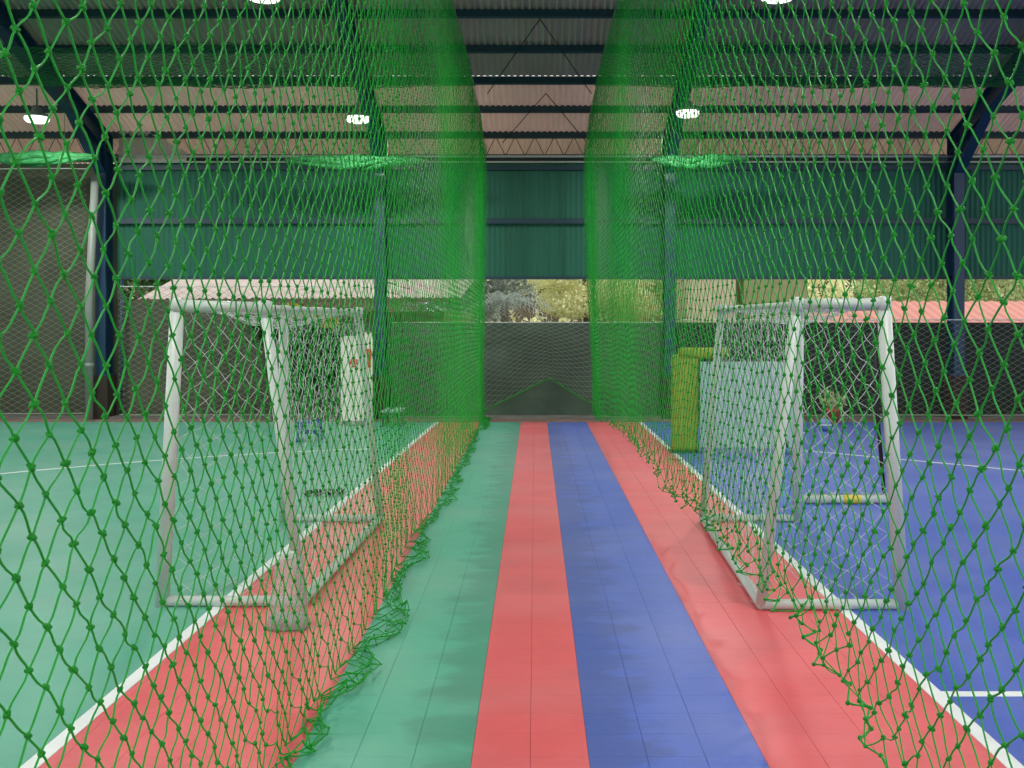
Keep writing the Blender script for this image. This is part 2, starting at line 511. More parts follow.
# cladding above the open strip
corrugated('wall_back_cladding', -8.35, 14.2, lambda x, t, h: (x, YW - 0.02 - h, 2.81 + t * 2.28), 0.105, 0.016, 'siding',
           'teal ribbed steel cladding above the open strip of the back wall', 'wall')
clad = bpy.data.objects['wall_back_cladding']
MB().box((2.92, YW - 0.09, 3.92), (22.5, 0.07, 0.11)).build('girt', 'steel_teal', clad)
MB().box((2.92, YW - 0.06, 2.79), (22.5, 0.10, 0.06)).build('bottom_trim', 'steel_teal', clad)
MB().box((2.92, YW - 0.08, 4.98), (22.5, 0.08, 0.09)).build('top_girt', 'steel_teal', clad)

# ------------------------------------------------------------------ structure: roof
SL = 0.315
def roof_z(y): return 12.35 - SL * y if y > 8 else 12.35 - SL * 8 - SL * (8 - y)
YE = 22.35
YS = 19.0              # below this purlin the eave sheets are paler, light-passing ones
corrugated('ceiling', -14.6, 14.6, lambda x, t, h: (x, 8 + (YS - 8) * t, roof_z(8 + (YS - 8) * t) - h), 0.11, 0.045, 'roof',
           'ribbed galvanised roof sheeting on dark purlins', 'roof')
ceil = bpy.data.objects['ceiling']
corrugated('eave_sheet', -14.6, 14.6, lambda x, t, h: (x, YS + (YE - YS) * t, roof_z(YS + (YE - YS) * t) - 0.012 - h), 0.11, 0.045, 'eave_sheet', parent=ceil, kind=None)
corrugated('roof_sheet', -14.6, 14.6, lambda x, t, h: (x, 8 - 14.3 * t, roof_z(8 - 14.3 * t) - h), 0.11, 0.026, 'roof', parent=ceil, kind=None)
rotp = Matrix.Rotation(-math.atan(SL), 3, 'X')
for k in range(14):
    y = 21.95 - 0.99 * k
    z = roof_z(y) - 0.03 - 0.075
    MB().box((0, y, z), (29.0, 0.07, 0.13), rot=rotp).build('purlin', 'steel_teal', ceil)
for k in range(1, 15):
    y = 8.4 - 0.975 * k
    z = roof_z(y) - 0.03 - 0.075
    MB().box((0, y, z), (29.0, 0.07, 0.13), rot=rotp.inverted()).build('purlin', 'steel_teal', ceil)
# thin diagonal sag rods under the purlins of the middle bay
def rod(y1, x1, y2, x2):
    MB().tube([(x1, y1, roof_z(y1) - 0.19), (x2, y2, roof_z(y2) - 0.19)], 0.009, 6).build('sag_rod', 'black', ceil)
for (ya, yb, xa, w) in ((17.0, 19.25, 0.08, 0.95), (19.25, 21.1, 0.2, 0.85)):
    rod(ya, xa, yb, xa - w); rod(ya, xa, yb, xa + w)
# eave lattice girder across each bay
FX = (-8.5, -3.04, 2.64, 8.3)
for bx0, bx1 in ((-14.2, -8.5), (-8.5, -3.04), (-3.04, 2.64), (2.64, 8.3), (8.3, 14.2)):
    g = empty('eave_girder', ((bx0 + bx1) / 2, 21.0, 5.2)); g['kind'] = 'structure'
    tag(g, 'thin zigzag lattice girder under the eave', 'girder', 'eave girders')
    cx = (bx0 + bx1) / 2
    L = bx1 - bx0 - 0.2
    MB().box((0, 0, 0.42), (L, 0.05, 0.05)).build('top_chord', 'steel_teal', g)
    MB().box((0, 0, 0.03), (L, 0.05, 0.06)).build('bottom_chord', 'steel_teal', g)
    n = int(L / 0.19)
    for i in range(n):
        xa, xb = -L / 2 + L * i / n, -L / 2 + L * (i + 1) / n
        za, zb = (0.03, 0.42) if i % 2 == 0 else (0.42, 0.03)
        MB().tube([(xa, 0, za), (xb, 0, zb)], 0.008, 5).build('web_bar', 'steel_teal', g)
GL = ['thin zigzag lattice girder under the eave at the far left', 'thin zigzag lattice girder under the eave above the left goal',
      'thin zigzag lattice girder under the eave above the walkway', 'thin zigzag lattice girder under the eave above the right goal',
      'thin zigzag lattice girder under the eave at the far right']
for o, l in zip([o for o in C.objects if o.name.startswith('eave_girder')], GL): o['label'] = l
for zz, rr in ((5.20, 0.022), (5.09, 0.016)):
    o = MB().tube([(-8.35, 20.86, zz), (14.0, 20.86, zz)], rr, 8).build('trim_1' if zz > 5.15 else 'trim_2', 'white_tube', smooth=True)
    tag(o, 'upper white rail along the eave' if zz > 5.15 else 'lower white rail along the eave', 'rail', kind='structure')

# white infill sheet beside the far left column, under the eave
o = corrugated('eave_infill_sheet', -8.3, -6.95, lambda x, t, h: (x, 20.93 - h, 5.10 + t * (0.60 - 0.40 * max(0, (x + 7.7) / 0.75) if x > -7.7 else 0.60)), 0.15, 0.015, 'white_thin',
               'white ribbed infill sheet under the eave at far left', 'panel', kind='structure')

# ------------------------------------------------------------------ steel frames
def steel_frame(x, label):
    g = empty('steel_frame', (x, 20.72, 0), label, 'steel frame', 'steel portal frames')
    zt = roof_z(20.72) - 0.24
    def ibeam(mb, p0, p1, w, d, flange=0.02):
        p0, p1 = Vector(p0), Vector(p1)
        ax = (p1 - p0).normalized(); sx = Vector((1, 0, 0)); sd = ax.cross(sx).normalized()
        for (o_, ww, dd) in ((d / 2, w, flange), (-d / 2, w, flange), (0, 0.012, d)):
            vs = []
            for p in (p0, p1):
                for a, b in ((-1, -1), (1, -1), (1, 1), (-1, 1)):
                    vs.append(p + sx * (a * ww / 2) + sd * (o_ + b * dd / 2))
            mb.add(vs, [(0, 3, 2, 1), (4, 5, 6, 7), (0, 1, 5, 4), (1, 2, 6, 5), (2, 3, 7, 6), (3, 0, 4, 7)])
        return mb
    ibeam(MB(), (0, 0, 0.86), (0, 0, zt), 0.2, 0.36).build('column', 'steel_blue', g)
    yy = 20.72
    ibeam(MB(), (0, 0.15, roof_z(yy + 0.15) - 0.37), (0, 8 - yy, roof_z(8) - 0.37), 0.2, 0.36).build('rafter', 'steel_blue', g)
    # knee haunch: tapered web with a flange along its lower edge
    a = (-0.18, zt - 0.75); b = (-1.5, roof_z(yy - 1.5) - 0.55); c = (-0.18, roof_z(yy - 0.18) - 0.5)
    vs = [(s * 0.008, p[0], p[1]) for s in (-1, 1) for p in (a, b, c)]
    mb = MB().add(vs, [(0, 1, 2), (5, 4, 3), (0, 3, 4, 1), (1, 4, 5, 2), (2, 5, 3, 0)])
    vs = [(s * 0.1, p[0], p[1] - dz) for p in (a, b) for s in (-1, 1) for dz in (0, 0.02)]
    mb.add(vs, [(0, 2, 6, 4), (1, 5, 7, 3), (0, 1, 3, 2), (4, 6, 7, 5), (0, 4, 5, 1), (2, 3, 7, 6)])
    mb.build('haunch', 'steel_blue', g)
    MB().box((0, 0, 0.43), (0.3, 0.46, 0.86), 0.015).build('plinth', 'plinth', g)
    MB().box((0, 0, 0.87), (0.3, 0.44, 0.02)).build('base_plate', 'steel_blue', g)
    return g
steel_frame(FX[0], 'dark blue steel column and rafter beside the pale pipe at far left')
steel_frame(FX[1], 'dark blue steel column and rafter just right of the left goal')
steel_frame(FX[2], 'dark blue steel column and rafter between the walkway and right goal')
steel_frame(FX[3], 'dark blue steel column and rafter at the far right')

g = empty('downpipe', (-8.62, 20.3, 0.0), 'pale grey plastic pipe standing before the far left column', 'pipe')
MB().tube([(0, 0, 0.0), (0.0, 0, 2.4), (0.12, 0, 4.75)], 0.075, 14).build('pipe', 'pipe_grey', g, smooth=True)
MB().tube([(0, 0, 1.02), (0, 0, 1.12)], 0.083, 14).build('collar', 'pipe_grey', g, smooth=True)
o = MB().tube([(-8.2, 20.82, 0.05), (-8.2, 20.82, 2.75)], 0.035, 10).build('conduit', 'steel_teal', smooth=True)
tag(o, 'thin dark conduit right of the pale pipe', 'pipe')

# ------------------------------------------------------------------ lamps
def lamp(x, y, z, label):
    g = empty('high_bay_lamp', (x, y, z), label, 'lamp', 'round high-bay lamps')
    MB().lathe((0, 0, 0), [(0.205, 0.05), (0.215, 0.06), (0.19, 0.10), (0.10, 0.13), (0.07, 0.22), (0.04, 0.24)], 24).build('housing', 'pipe_grey', g, smooth=True)
    MB().lathe((0, 0, 0), [(0.10, -0.05), (0.17, -0.035), (0.205, 0.0), (0.205, 0.052)], 24).build('diffuser', 'lamp_glow', g, smooth=True)
    MB().tube([(0, 0, 0.23), (0, 0, roof_z(y) - 0.56 - z)], 0.012, 6).build('hanger', 'steel_teal', g)
    ld = bpy.data.lights.new('lamp_light', 'AREA'); ld.shape = 'DISK'; ld.size = 0.36; ld.energy = LAMP_W; ld.color = (1.0, 0.97, 0.92)
    lo = bpy.data.objects.new('lamp_light', ld); lo.location = (0, 0, -0.08)
    link(lo, g)
    return g
lamp(-8.73, 18.4, 5.44, 'round lit ceiling lamp at the far left edge')
lamp(-3.10, 18.4, 5.44, 'round lit ceiling lamp over the left goal')
lamp(2.68, 18.4, 5.54, 'round lit ceiling lamp over the right goal')
lamp(-3.06, 11.85, 5.56, 'round lit ceiling lamp cut by the top edge, above the left net')
lamp(2.74, 11.85, 5.56, 'round lit ceiling lamp cut by the top edge, above the right net')

for ly, nm in ((5.3, 'second'), (-1.25, 'first')):
    for lx_, sd in ((-8.73, 'far left'), (-3.06, 'left of the walkway'), (2.74, 'right of the walkway'), (8.4, 'far right')):
        lamp(lx_, ly, 5.56, 'round lit ceiling lamp outside the view, %s row, %s' % (nm, sd))
for lx_, sd in ((-8.73, 'far left'), (8.4, 'far right')):
    lamp(lx_, 11.85, 5.56, 'round lit ceiling lamp outside the view, third row, %s' % sd)

# ------------------------------------------------------------------ the two tall green nets
HALF_Y, HALF_Z = 0.074, 0.069
def knot_mesh():
    mb = MB()
    for (c, s_) in (((0, 0, 0), (0.9, 0.75, 1.0)), ((0.35, 0.1, 0.55), (0.6, 0.55, 0.5)), ((-0.3, -0.2, -0.5), (0.6, 0.6, 0.5)), ((0.1, 0.55, -0.1), (0.55, 0.5, 0.55))):
        mb.add([(v[0] * s_[0] + c[0], v[1] * s_[1] + c[1], v[2] * s_[2] + c[2]) for v in ICO_V], [tuple(f) for f in ICO_F])
    me = bpy.data.meshes.new('knot'); me.from_pydata([tuple(np.array(v) * 0.0098) for v in mb.v], [], mb.f)
    me.materials.append(M['green_knot']); me.shade_smooth(); me.update()
    return me
KNOT = knot_mesh()

def smoothn(y, seed, scale):
    r = np.random.default_rng(seed); k = r.normal(0, 1, 400)
    t = np.asarray(y) / scale + 50; i = np.floor(t).astype(int); f = t - i; f = f * f * (3 - 2 * f)
    return k[i % 400] * (1 - f) + k[(i + 1) % 400] * f

def net_top(y):
    return np.where(y < 19.4, 5.95 - 0.012 * y + 0.02 * np.sin(y * 0.9), 5.717 - (y - 19.4) * 0.42)

def side_net(side, label):
    g = empty('green_net', (side * 1.0, 10, 0), label, 'net', 'tall green nets beside the walkway')
    # columns along Y: even, then gathered tight at the far end
    ys = list(np.arange(0.5, 19.0, HALF_Y))
    y = ys[-1]
    while y < 20.5:
        y += HALF_Y * (0.2 if y > 20.15 else 0.45 if y > 19.7 else 0.7); ys.append(y)
    ys = np.array(ys)
    floor_rows = 7 if side < 0 else 0
    hem = 0.012 if side < 0 else 0.46
    rows = int((5.93 - hem) / HALF_Z) + floor_rows
    nodes, E = lattice(len(ys), rows + 1)
    i, j = nodes[:, 0], nodes[:, 1]
    Y = ys[i].copy()
    top = net_top(Y)
    if side > 0:
        hemz = 0.46 + 0.04 * smoothn(Y, 3, 1.3)
        hemz = np.where(Y > 13, hemz * (1 - (Y - 13) / 9.5) + 0.02, hemz)
        hemz = np.where(Y < 4.6, hemz - (4.6 - Y) * 0.16, hemz)
        hemz = np.maximum(hemz, 0.06)
        tt = j / rows
        dq = rows - j
        comp = np.clip((Y - 5.0) / 4.0, 0, 1) * 0.55 + 0.15          # rows bunch up towards the hem
        dq = np.where(dq == 0, 0.85, dq)
        tz = np.where(dq < 8, 1 - dq / rows * (1 - comp * (1 - dq / 8.0)), tt)
        Z = top + (hemz - top) * tz
        d = rows - j                                   # rows above the hem
        w = np.clip(1 - d / 6.0, 0, 1)
        # hem gathers into hanging tufts
        per = 0.55 + 0.0 * Y
        cl = np.round((Y + 0.12 * np.sin(Y * 2.1)) / per) * per
        pull = w * 0.5 * np.clip((Y - 4.0) / 3.0, 0.25, 1)
        Yn = Y + (cl - Y) * pull
        near = 1 - np.clip(np.abs(cl - Y) / (per / 2), 0, 1)
        Z = Z - w * w * 0.11 * (near - 0.5) * np.clip((Y - 3.5) / 3.0, 0.2, 1)
        X = 1.0 + 0.16 * tt ** 1.3 + 0.035 * tt ** 2 * smoothn(Y, 11, 2.2) + w * 0.03 * rng.normal(0, 1, len(Y))
        Y = Yn
        Z = np.maximum(Z, 0.012)
    else:
        tt = np.clip(j / (rows - floor_rows), 0, 1)
        Z = top + (0.012 - top) * tt
        X = -(1.0 + 0.05 * tt + 0.03 * tt ** 2 * smoothn(Y, 21, 2.2))
        k = np.clip(j - (rows - floor_rows), 0, None)  # rows lying slack on the floor
        amp = 0.5 + 0.5 * np.clip(smoothn(Y, 31, 0.33) + 0.3, 0, 1.6)
        ph = k / max(floor_rows, 1)
        X = X + np.where(k > 0, amp * 0.16 * np.sin(ph * 2.5) + rng.normal(0, 0.018, len(Y)), 0)
        Z = np.where(k > 0, 0.008 + 0.07 * np.abs(np.sin(ph * 6 + Y * 9)) * rng.uniform(0.1, 1, len(Y)), Z)
        Y = Y + np.where(k > 0, rng.normal(0, 0.03, len(Y)), 0)
        # the hem also gathers the last standing rows a little
        w = np.clip(1 - Z / 0.5, 0, 1) * (k == 0)
        per = 0.42
        cl = np.round((Y + 0.1 * np.sin(Y * 3.1)) / per) * per
        Y = Y + (cl - Y) * w * 0.45
    # folds where the net is gathered at the far end, and a slow belly all along
    fold = np.clip((ys[i] - 19.5) / 0.7, 0, 1)
    X = X + fold * (0.055 * np.sin(ys[i] * 2 * np.pi / 0.24 + Z * 0.8) + 0.05 * side * np.sin(Z * 1.1 + 0.6) * 0.4)
    X = X + 0.007 * np.sin(Y * 1.1 + Z * 0.9 + side) + 0.004 * np.sin(Z * 2.3 + Y * 1.7)
    jit = np.clip(1.2 - Y / 16, 0.25, 1) * 0.0055
    P = np.stack([X + rng.normal(0, 0.0025, len(X)), Y + rng.normal(0, 1, len(X)) * jit, Z + rng.normal(0, 1, len(X)) * jit], 1)
    P[:, 2] = np.maximum(P[:, 2], 0.006)
    P -= np.array([side * 1.0, 10, 0])
    ym = ys[i][E].mean(1)
    near, mid, far = ym < 6.0, (ym >= 6.0) & (ym < 10.5), ym >= 10.5
    R = 0.0028
    lying = (P[E].mean(1)[:, 2] < 0.1)
    R = np.where(lying, 0.0036, R + 0.0006 * np.clip((ym - 8) / 9, 0, 1))
    parts = [tubes_arrays(threads(P, E[near], 5, 0.003, 0.0035), R[near], 4),
             tubes_arrays(threads(P, E[mid], 3, 0.003, 0.003), R[mid], 3),
             tubes_arrays(threads(P, E[far], 2), R[far], 3)]
    np_mesh('netting', *join_arrays(parts), 'green_twine', g, kind='stuff')
    # knots: the nearest in view one by one, the rest together
    yk = ys[i]
    xv = 535 + side * F_PX * 1.05 / np.maximum(yk, 0.1)
    yv = 325 - (P[:, 2] - EYE) * F_PX / np.maximum(yk, 0.1)
    seen = (xv > -6) & (xv < 1030) & (yv > -6) & (yv < 774) & (P[:, 2] > 0.05)
    order = np.argsort(np.where(seen, yk, 99))
    chosen = order[:260]
    for c in chosen:
        o = bpy.data.objects.new('knot', KNOT); o.location = P[c]
        o.rotation_euler = tuple(rng.uniform(0, 6.28, 3)); s = rng.uniform(0.9, 1.15); o.scale = (s, s, s)
        link(o, g)
    m = np.ones(len(P), bool); m[chosen] = False
    Pk = P[m]
    sc = rng.uniform(0.0086, 0.0108, (len(Pk), 1, 1)) * (np.clip(1.1 - (yk[m] - 5) / 16, 0.5, 1) * np.where(Pk[:, 2] < 0.09, 0.7, 1))[:, None, None] * rng.uniform(0.8, 1.2, (len(Pk), 1, 3))
    V = (Pk[:, None, :] + ICO_V[None] * sc).reshape(-1, 3)
    Fk = (ICO_F[None] + (np.arange(len(Pk)) * len(ICO_V))[:, None, None]).reshape(-1, 3)
    np_mesh('knots', V, Fk, 'green_knot', g, kind='stuff')
    if side > 0:
        last = np.where(j >= rows - 1)[0]; last = last[np.argsort(P[last, 1])]
        MB().tube([tuple(P[q]) for q in last], 0.0034, 4).build('hem_cord', 'green_twine', g, smooth=True)
    tp = [(rng.normal(0, 0.004), y - 10, float(net_top(np.array(y))) + 0.01) for y in np.arange(0.5, 21.0, 0.4)]
    MB().tube(tp, 0.007, 6).build('top_cable', 'cable', g, smooth=True)
    return g
side_net(-1, 'tall green knotted net left of the walkway, its slack hem heaped on floor')
side_net(1, 'tall green knotted net right of the walkway, its tufted hem hanging above floor')

# ------------------------------------------------------------------ sagging green ceiling nets over the courts
def ceiling_net(side, label):
    g = empty('ceiling_net', (side * 5, 14, 5.9), label, 'net', 'green ceiling nets')
    ni, nj = int(7.9 / 0.075), int(2.7 / 0.055)
    nodes, E = lattice(ni + 1, nj + 1)
    u, v = nodes[:, 0] / ni, nodes[:, 1] / nj
    X = 1.03 + u * 7.87
    Y = 15.6 + v * 2.7 - 0.25 * np.sin(u * np.pi * 1.4) * (1 - v)
    Z = 6.02 - 0.17 * np.sin(np.clip(v * 0.9 + 0.05, 0, 1) * np.pi) * np.sin(np.clip(u, 0, 1) * np.pi) ** 0.5 + 0.02 * np.sin(X * 2.6 + 4 * v)
    P = np.stack([side * X - side * 5, Y - 14, Z - 5.9], 1) + rng.normal(0, 0.006, (len(X), 3))
    np_mesh('netting', *tubes_arrays(threads(P, E, 2), 0.0055, 3), 'green_bundle', g, kind='stuff')
    MB().tube([(side * (x - 5), 18.3 - 14, 0.12) for x in np.linspace(1.03, 8.9, 12)], 0.006, 6).build('edge_cable', 'cable', g)
    return g
ceiling_net(-1, 'fine green net sagging under the roof over the left court')
ceiling_net(1, 'fine green net sagging under the roof over the right court')

# bunched net along the eave rail
def bundle(x0, x1, z, y, label):
    g = empty('net_bundle', ((x0 + x1) / 2, y, z), label, 'net', 'bunched nets along the eave')
    L = x1 - x0
    for s in range(7):
        ph = rng.uniform(0, 6.28, 3); pts = []; rs = []
        for t in np.linspace(0, 1, 26):
            e = math.sin(PI * t) ** 0.7
            pts.append(((t - 0.5) * L, 0.06 * e * math.sin(ph[0] + t * 9 + s), 0.075 * e * math.sin(ph[1] + t * 7 + s) - 0.05 * e))
            rs.append(0.012 + 0.07 * e * (0.8 + 0.3 * math.sin(ph[2] + t * 13)))
        MB().tube(pts, rs, 8).build('fold', 'green_bundle', g, smooth=True)
    for t in (0.12, 0.5, 0.72):
        MB().tube([((t - 0.5) * L, 0, 0.0), ((t - 0.5) * L, 0, roof_z(y) - 0.08 - z)], 0.006, 5).build('hanger_cord', 'cable', g)
    return g
bundle(-4.7, -2.0, 4.93, 19.6, 'bunched green net along the eave left of the walkway')
bundle(2.15, 4.0, 4.94, 19.6, 'bunched green net along the eave right of the walkway')
bundle(-10.4, -8.15, 5.0, 19.6, 'bunched green net along the eave at far left')

# ------------------------------------------------------------------ thin pale nets in front of the back wall
def back_net(x0, x1, ztop, hem_fn, y, label, dx=0.1, dz=0.058, hem=None):
    g = empty('back_net', ((x0 + x1) / 2, y, 0), label, 'net', 'thin pale nets before the back wall')
    ni = int((x1 - x0) / dx)
    nj = int(ztop / dz)
    nodes, E = lattice(ni + 1, nj + 1)
    X = x0 + (x1 - x0) * nodes[:, 0] / ni
    h = np.array([hem_fn(x) for x in X])
    Z = ztop + (h - ztop) * nodes[:, 1] / nj
    P = np.stack([X - (x0 + x1) / 2 + rng.normal(0, 0.004, len(X)), 0.05 * np.sin(X * 2.0 + Z) , Z], 1)
    np_mesh('netting', *tubes_arrays(threads(P, E, 2), 0.0033, 3), 'grey_twine', g, kind='stuff')
    xs = np.linspace(x0, x1, 60)
    MB().tube([(x - (x0 + x1) / 2, 0.05 * math.sin(x * 2 + hem_fn(x)), hem_fn(x)) for x in xs], 0.013, 6).build('hem_rope', 'green_knot' if hem else 'grey_twine', g)
    MB().tube([(x - (x0 + x1) / 2, 0.05 * math.sin(x * 2 + ztop), ztop) for x in xs], 0.01, 6).build('top_cable', 'white_twine', g)
    return g
def hem_mid(x):
    a = 0.80 - abs(x - 0.28) * (0.50 if x < 0.28 else 0.62)
    return max(0.06, a)
back_net(-2.84, 2.44, 1.90, hem_mid, 20.74, 'thin pale net with green hem raised at the end of the walkway', hem=True)
back_net(-10.9, -8.75, 4.9, lambda x: 0.12, 20.5, 'tall thin pale net before the brown wall at far left')
back_net(-8.1, -3.2, 2.6, lambda x: 0.10, 20.45, 'thin pale net behind the left goal')
back_net(2.8, 10.6, 1.95, lambda x: 0.10, 20.40, 'thin pale net along the dark wall behind the right goal')

# ------------------------------------------------------------------ goals
def goal(label, A, B, Cc, D, At, Bt, Ct, Dt, strap=False):
    base = (Vector(A) + Vector(B) + Vector(Cc) + Vector(D)) / 4
    g = empty('goal', (base.x, base.y, 0), label, 'goal', 'white portable goals')
    off = Vector((base.x, base.y, 0))
    A, B, Cc, D, At, Bt, Ct, Dt = [Vector(p) - off for p in (A, B, Cc, D, At, Bt, Ct, Dt)]
    def bar(name, p, q, r, bend=None):
        pts = [p, q] if bend is None else [p.lerp(q, t) + bend * math.sin(PI * t) for t in np.linspace(0, 1, 9)]
        return MB().tube(pts, r, 16).build(name, 'white_tube', g, smooth=False)
    def sm(o):
        for poly in o.data.polygons: poly.use_smooth = len(poly.vertices) == 4
        return o
    up = lambda p, z: Vector((p.x, p.y, z))
    sm(bar('post', up(A, 0.0), At, 0.046)); sm(bar('post', up(D, 0.0), Dt, 0.046))
    sm(bar('crossbar', At, Dt, 0.044))
    sm(bar('top_bar', At, Bt, 0.036)); sm(bar('top_bar', Dt, Ct, 0.036))
    sm(bar('back_top_bar', Bt, Ct, 0.02))
    sm(bar('stay', Bt, up(B, 0.035), 0.036)); sm(bar('stay', Ct, up(Cc, 0.035), 0.036))
    sm(bar('base_bar', up(A, 0.036), up(B, 0.036), 0.034)); sm(bar('base_bar', up(D, 0.036), up(Cc, 0.036), 0.034))
    sm(bar('base_bar', up(B, 0.036), up(Cc, 0.036), 0.034))
    for p in (At, Bt, Ct, Dt):
        bm_ = MB().lathe((p.x, p.y, p.z), [(0.02, -0.05), (0.047, -0.045), (0.049, 0.0), (0.047, 0.04), (0.02, 0.047)], 14)
        bm_.build('corner_fitting', 'white_tube', g, smooth=True)
    # net: two sides, back, roof
    def panel(p00, p10, p11, p01, cell, bulge, slump=0.0):
        nu = max(4, int(round(((p10 - p00).length + (p11 - p01).length) / 2 / (cell / 2))))
        nv = max(4, int(round(((p01 - p00).length + (p11 - p10).length) / 2 / (cell / 2))))
        nodes, E = lattice(nu + 1, nv + 1)
        u, v = (nodes[:, 0] / nu)[:, None], (nodes[:, 1] / nv)[:, None]
        a = [np.array(p) for p in (p00, p10, p11, p01)]
        P = a[0] * (1 - u) * (1 - v) + a[1] * u * (1 - v) + a[2] * u * v + a[3] * (1 - u) * v
        w = np.sin(np.pi * u) * np.sin(np.pi * np.clip(v, 0, 1))
        P = P + w * np.array(bulge)
        P[:, 2] -= slump * (np.sin(np.pi * u) * np.sin(np.pi * v) ** 0.8)[:, 0]
        P += rng.normal(0, 0.007, P.shape)
        P[:, 2] = np.maximum(P[:, 2], 0.012)
        return tubes_arrays(threads(P, E, 3, 0.004, 0.005), 0.0023, 3)
    c = 0.15
    inx = Vector((0.06 if At.x < Bt.x else -0.06, 0, 0))
    z3 = lambda p: Vector((p.x, p.y, 0.05))
    parts = [panel(At + inx, Bt - inx, z3(B) - inx, z3(A) + inx, c, (0.0, 0.05, 0), 0.06),
             panel(Dt + inx, Ct - inx, z3(Cc) - inx, z3(D) + inx, c, (0.0, 0.04, 0), 0.06),
             panel(Bt, Ct, z3(Cc), z3(B), 0.12, (0.10 if At.x > Bt.x else -0.10, 0, 0), 0.10),
             panel(At, Dt, Ct, Bt, 0.14, (0, 0, -0.08), 0.06)]
    # slack of the net lying along the base bars
    for (p, q) in ((z3(A), z3(B)), (z3(B), z3(Cc)), (z3(Cc), z3(D))):
        t = np.linspace(0, 1, 40)[None, :, None]
        for k in range(4):
            X = np.array(p) * (1 - t) + np.array(q) * t + rng.normal(0, 0.022, (1, 40, 3))
            X[:, :, 2] = np.abs(X[:, :, 2] - 0.05) + 0.02
            parts.append(tubes_arrays(X, 0.0024, 3))
    np_mesh('goal_net', *join_arrays(parts), 'white_twine', g, kind='stuff')
    if strap:
        s = At.lerp(up(A, 0), 0.1); e = At.lerp(up(A, 0), 0.62)
        MB().tube([s + Vector((-0.062, 0.03, 0)), s.lerp(e, 0.5) + Vector((-0.075, 0.03, 0)), e + Vector((-0.062, 0.03, 0))], 0.013, 6).build('black_cord', 'black', g, smooth=True)
    return g
goal('white portable goal on the green court, left of the walkway',
     (-2.45, 6.90, 0), (-1.53, 6.90, 0), (-1.455, 9.86, 0), (-2.36, 9.86, 0),
     (-2.35, 6.90, 1.98), (-1.775, 6.90, 1.965), (-1.66, 9.86, 1.97), (-2.36, 9.86, 1.99))
goal('white portable goal on the blue court, right of the walkway',
     (2.385, 6.82, 0), (1.47, 6.82, 0), (1.575, 9.86, 0), (2.46, 9.86, 0),
     (2.265, 6.82, 1.99), (1.70, 6.82, 1.985), (1.75, 9.86, 2.0), (2.48, 9.86, 2.01), strap=True)

# ------------------------------------------------------------------ things on the courts
# translucent plastic weight bag at the corner of the left goal
g = empty('weight_bag', (-1.51, 6.42, 0.0), 'grey translucent plastic weight bag at the corner of the left goal', 'weight')
def taper(mb, w0, d0, w1, d1, z0, z1, n=8):
    for_n = []
    rings = [(z0 + (z1 - z0) * t, w0 + (w1 - w0) * t ** 0.8, d0 + (d1 - d0) * t ** 0.8) for t in np.linspace(0, 1, n)]
    vs, fs = [], []
    for q, (z, w, d) in enumerate(rings):
        for k in range(12):
            a = 2 * PI * k / 12
            ca, sa = math.cos(a), math.sin(a)
            ex = lambda c: math.copysign(abs(c) ** 0.45, c)
            wr = 1 + 0.05 * math.sin(k * 2.3 + q * 1.7)
            vs.append((ex(ca) * w / 2 * wr + 0.02 * (z - z0), ex(sa) * d / 2 * wr, z))
    for q in range(n - 1):
        for k in range(12):
            fs.append((q * 12 + k, q * 12 + (k + 1) % 12, (q + 1) * 12 + (k + 1) % 12, (q + 1) * 12 + k))
    fs.append(tuple(range(12))[::-1]); fs.append(tuple((n - 1) * 12 + k for k in range(12)))
    return mb.add(vs, fs)
taper(MB(), 0.26, 0.2, 0.16, 0.09, 0.004, 0.44).build('plastic_sheet', 'film', g, smooth=True)
taper(MB(), 0.235, 0.17, 0.225, 0.16, 0.008, 0.075, 3).build('gravel_fill', 'film_fill', g)
MB().tube([(0.009, 0, 0.43), (0.01, 0.0, 0.46)], 0.04, 10).build('tie', 'white_twine', g)

# olive padded cover over an arm, beside a pale board
g = empty('padded_post', (2.18, 15.3, 0), 'olive green padded upright with an arm, beside the pale board', 'pad')
MB().box((0, 0, 0.72), (0.38, 0.22, 1.40), 0.05).build('upright_pad', 'olive', g, smooth=True)
MB().box((0.27, 0.0, 1.44), (0.72, 0.26, 0.16), 0.06).build('arm_pad', 'olive', g, smooth=True)
MB().box((0, 0, 0.012), (0.44, 0.4, 0.024), 0.006).build('foot', 'steel_teal', g)
g = empty('folded_table', (3.08, 15.15, 0), 'pale blue-grey upright board with teal edge behind the right goal', 'board')
MB().box((-0.02, 0, 0.70), (1.36, 0.05, 1.24), 0.01).build('board', 'pale_board', g)
MB().box((0.72, 0, 0.70), (0.09, 0.07, 1.26), 0.008).build('edge', 'teal_edge', g)
for sx in (-0.55, 0.55):
    MB().box((sx, 0, 0.09), (0.05, 0.05, 0.18)).build('leg', 'teal_edge', g)
    MB().box((sx, 0, 0.015), (0.07, 0.5, 0.03), 0.008).build('foot', 'teal_edge', g)

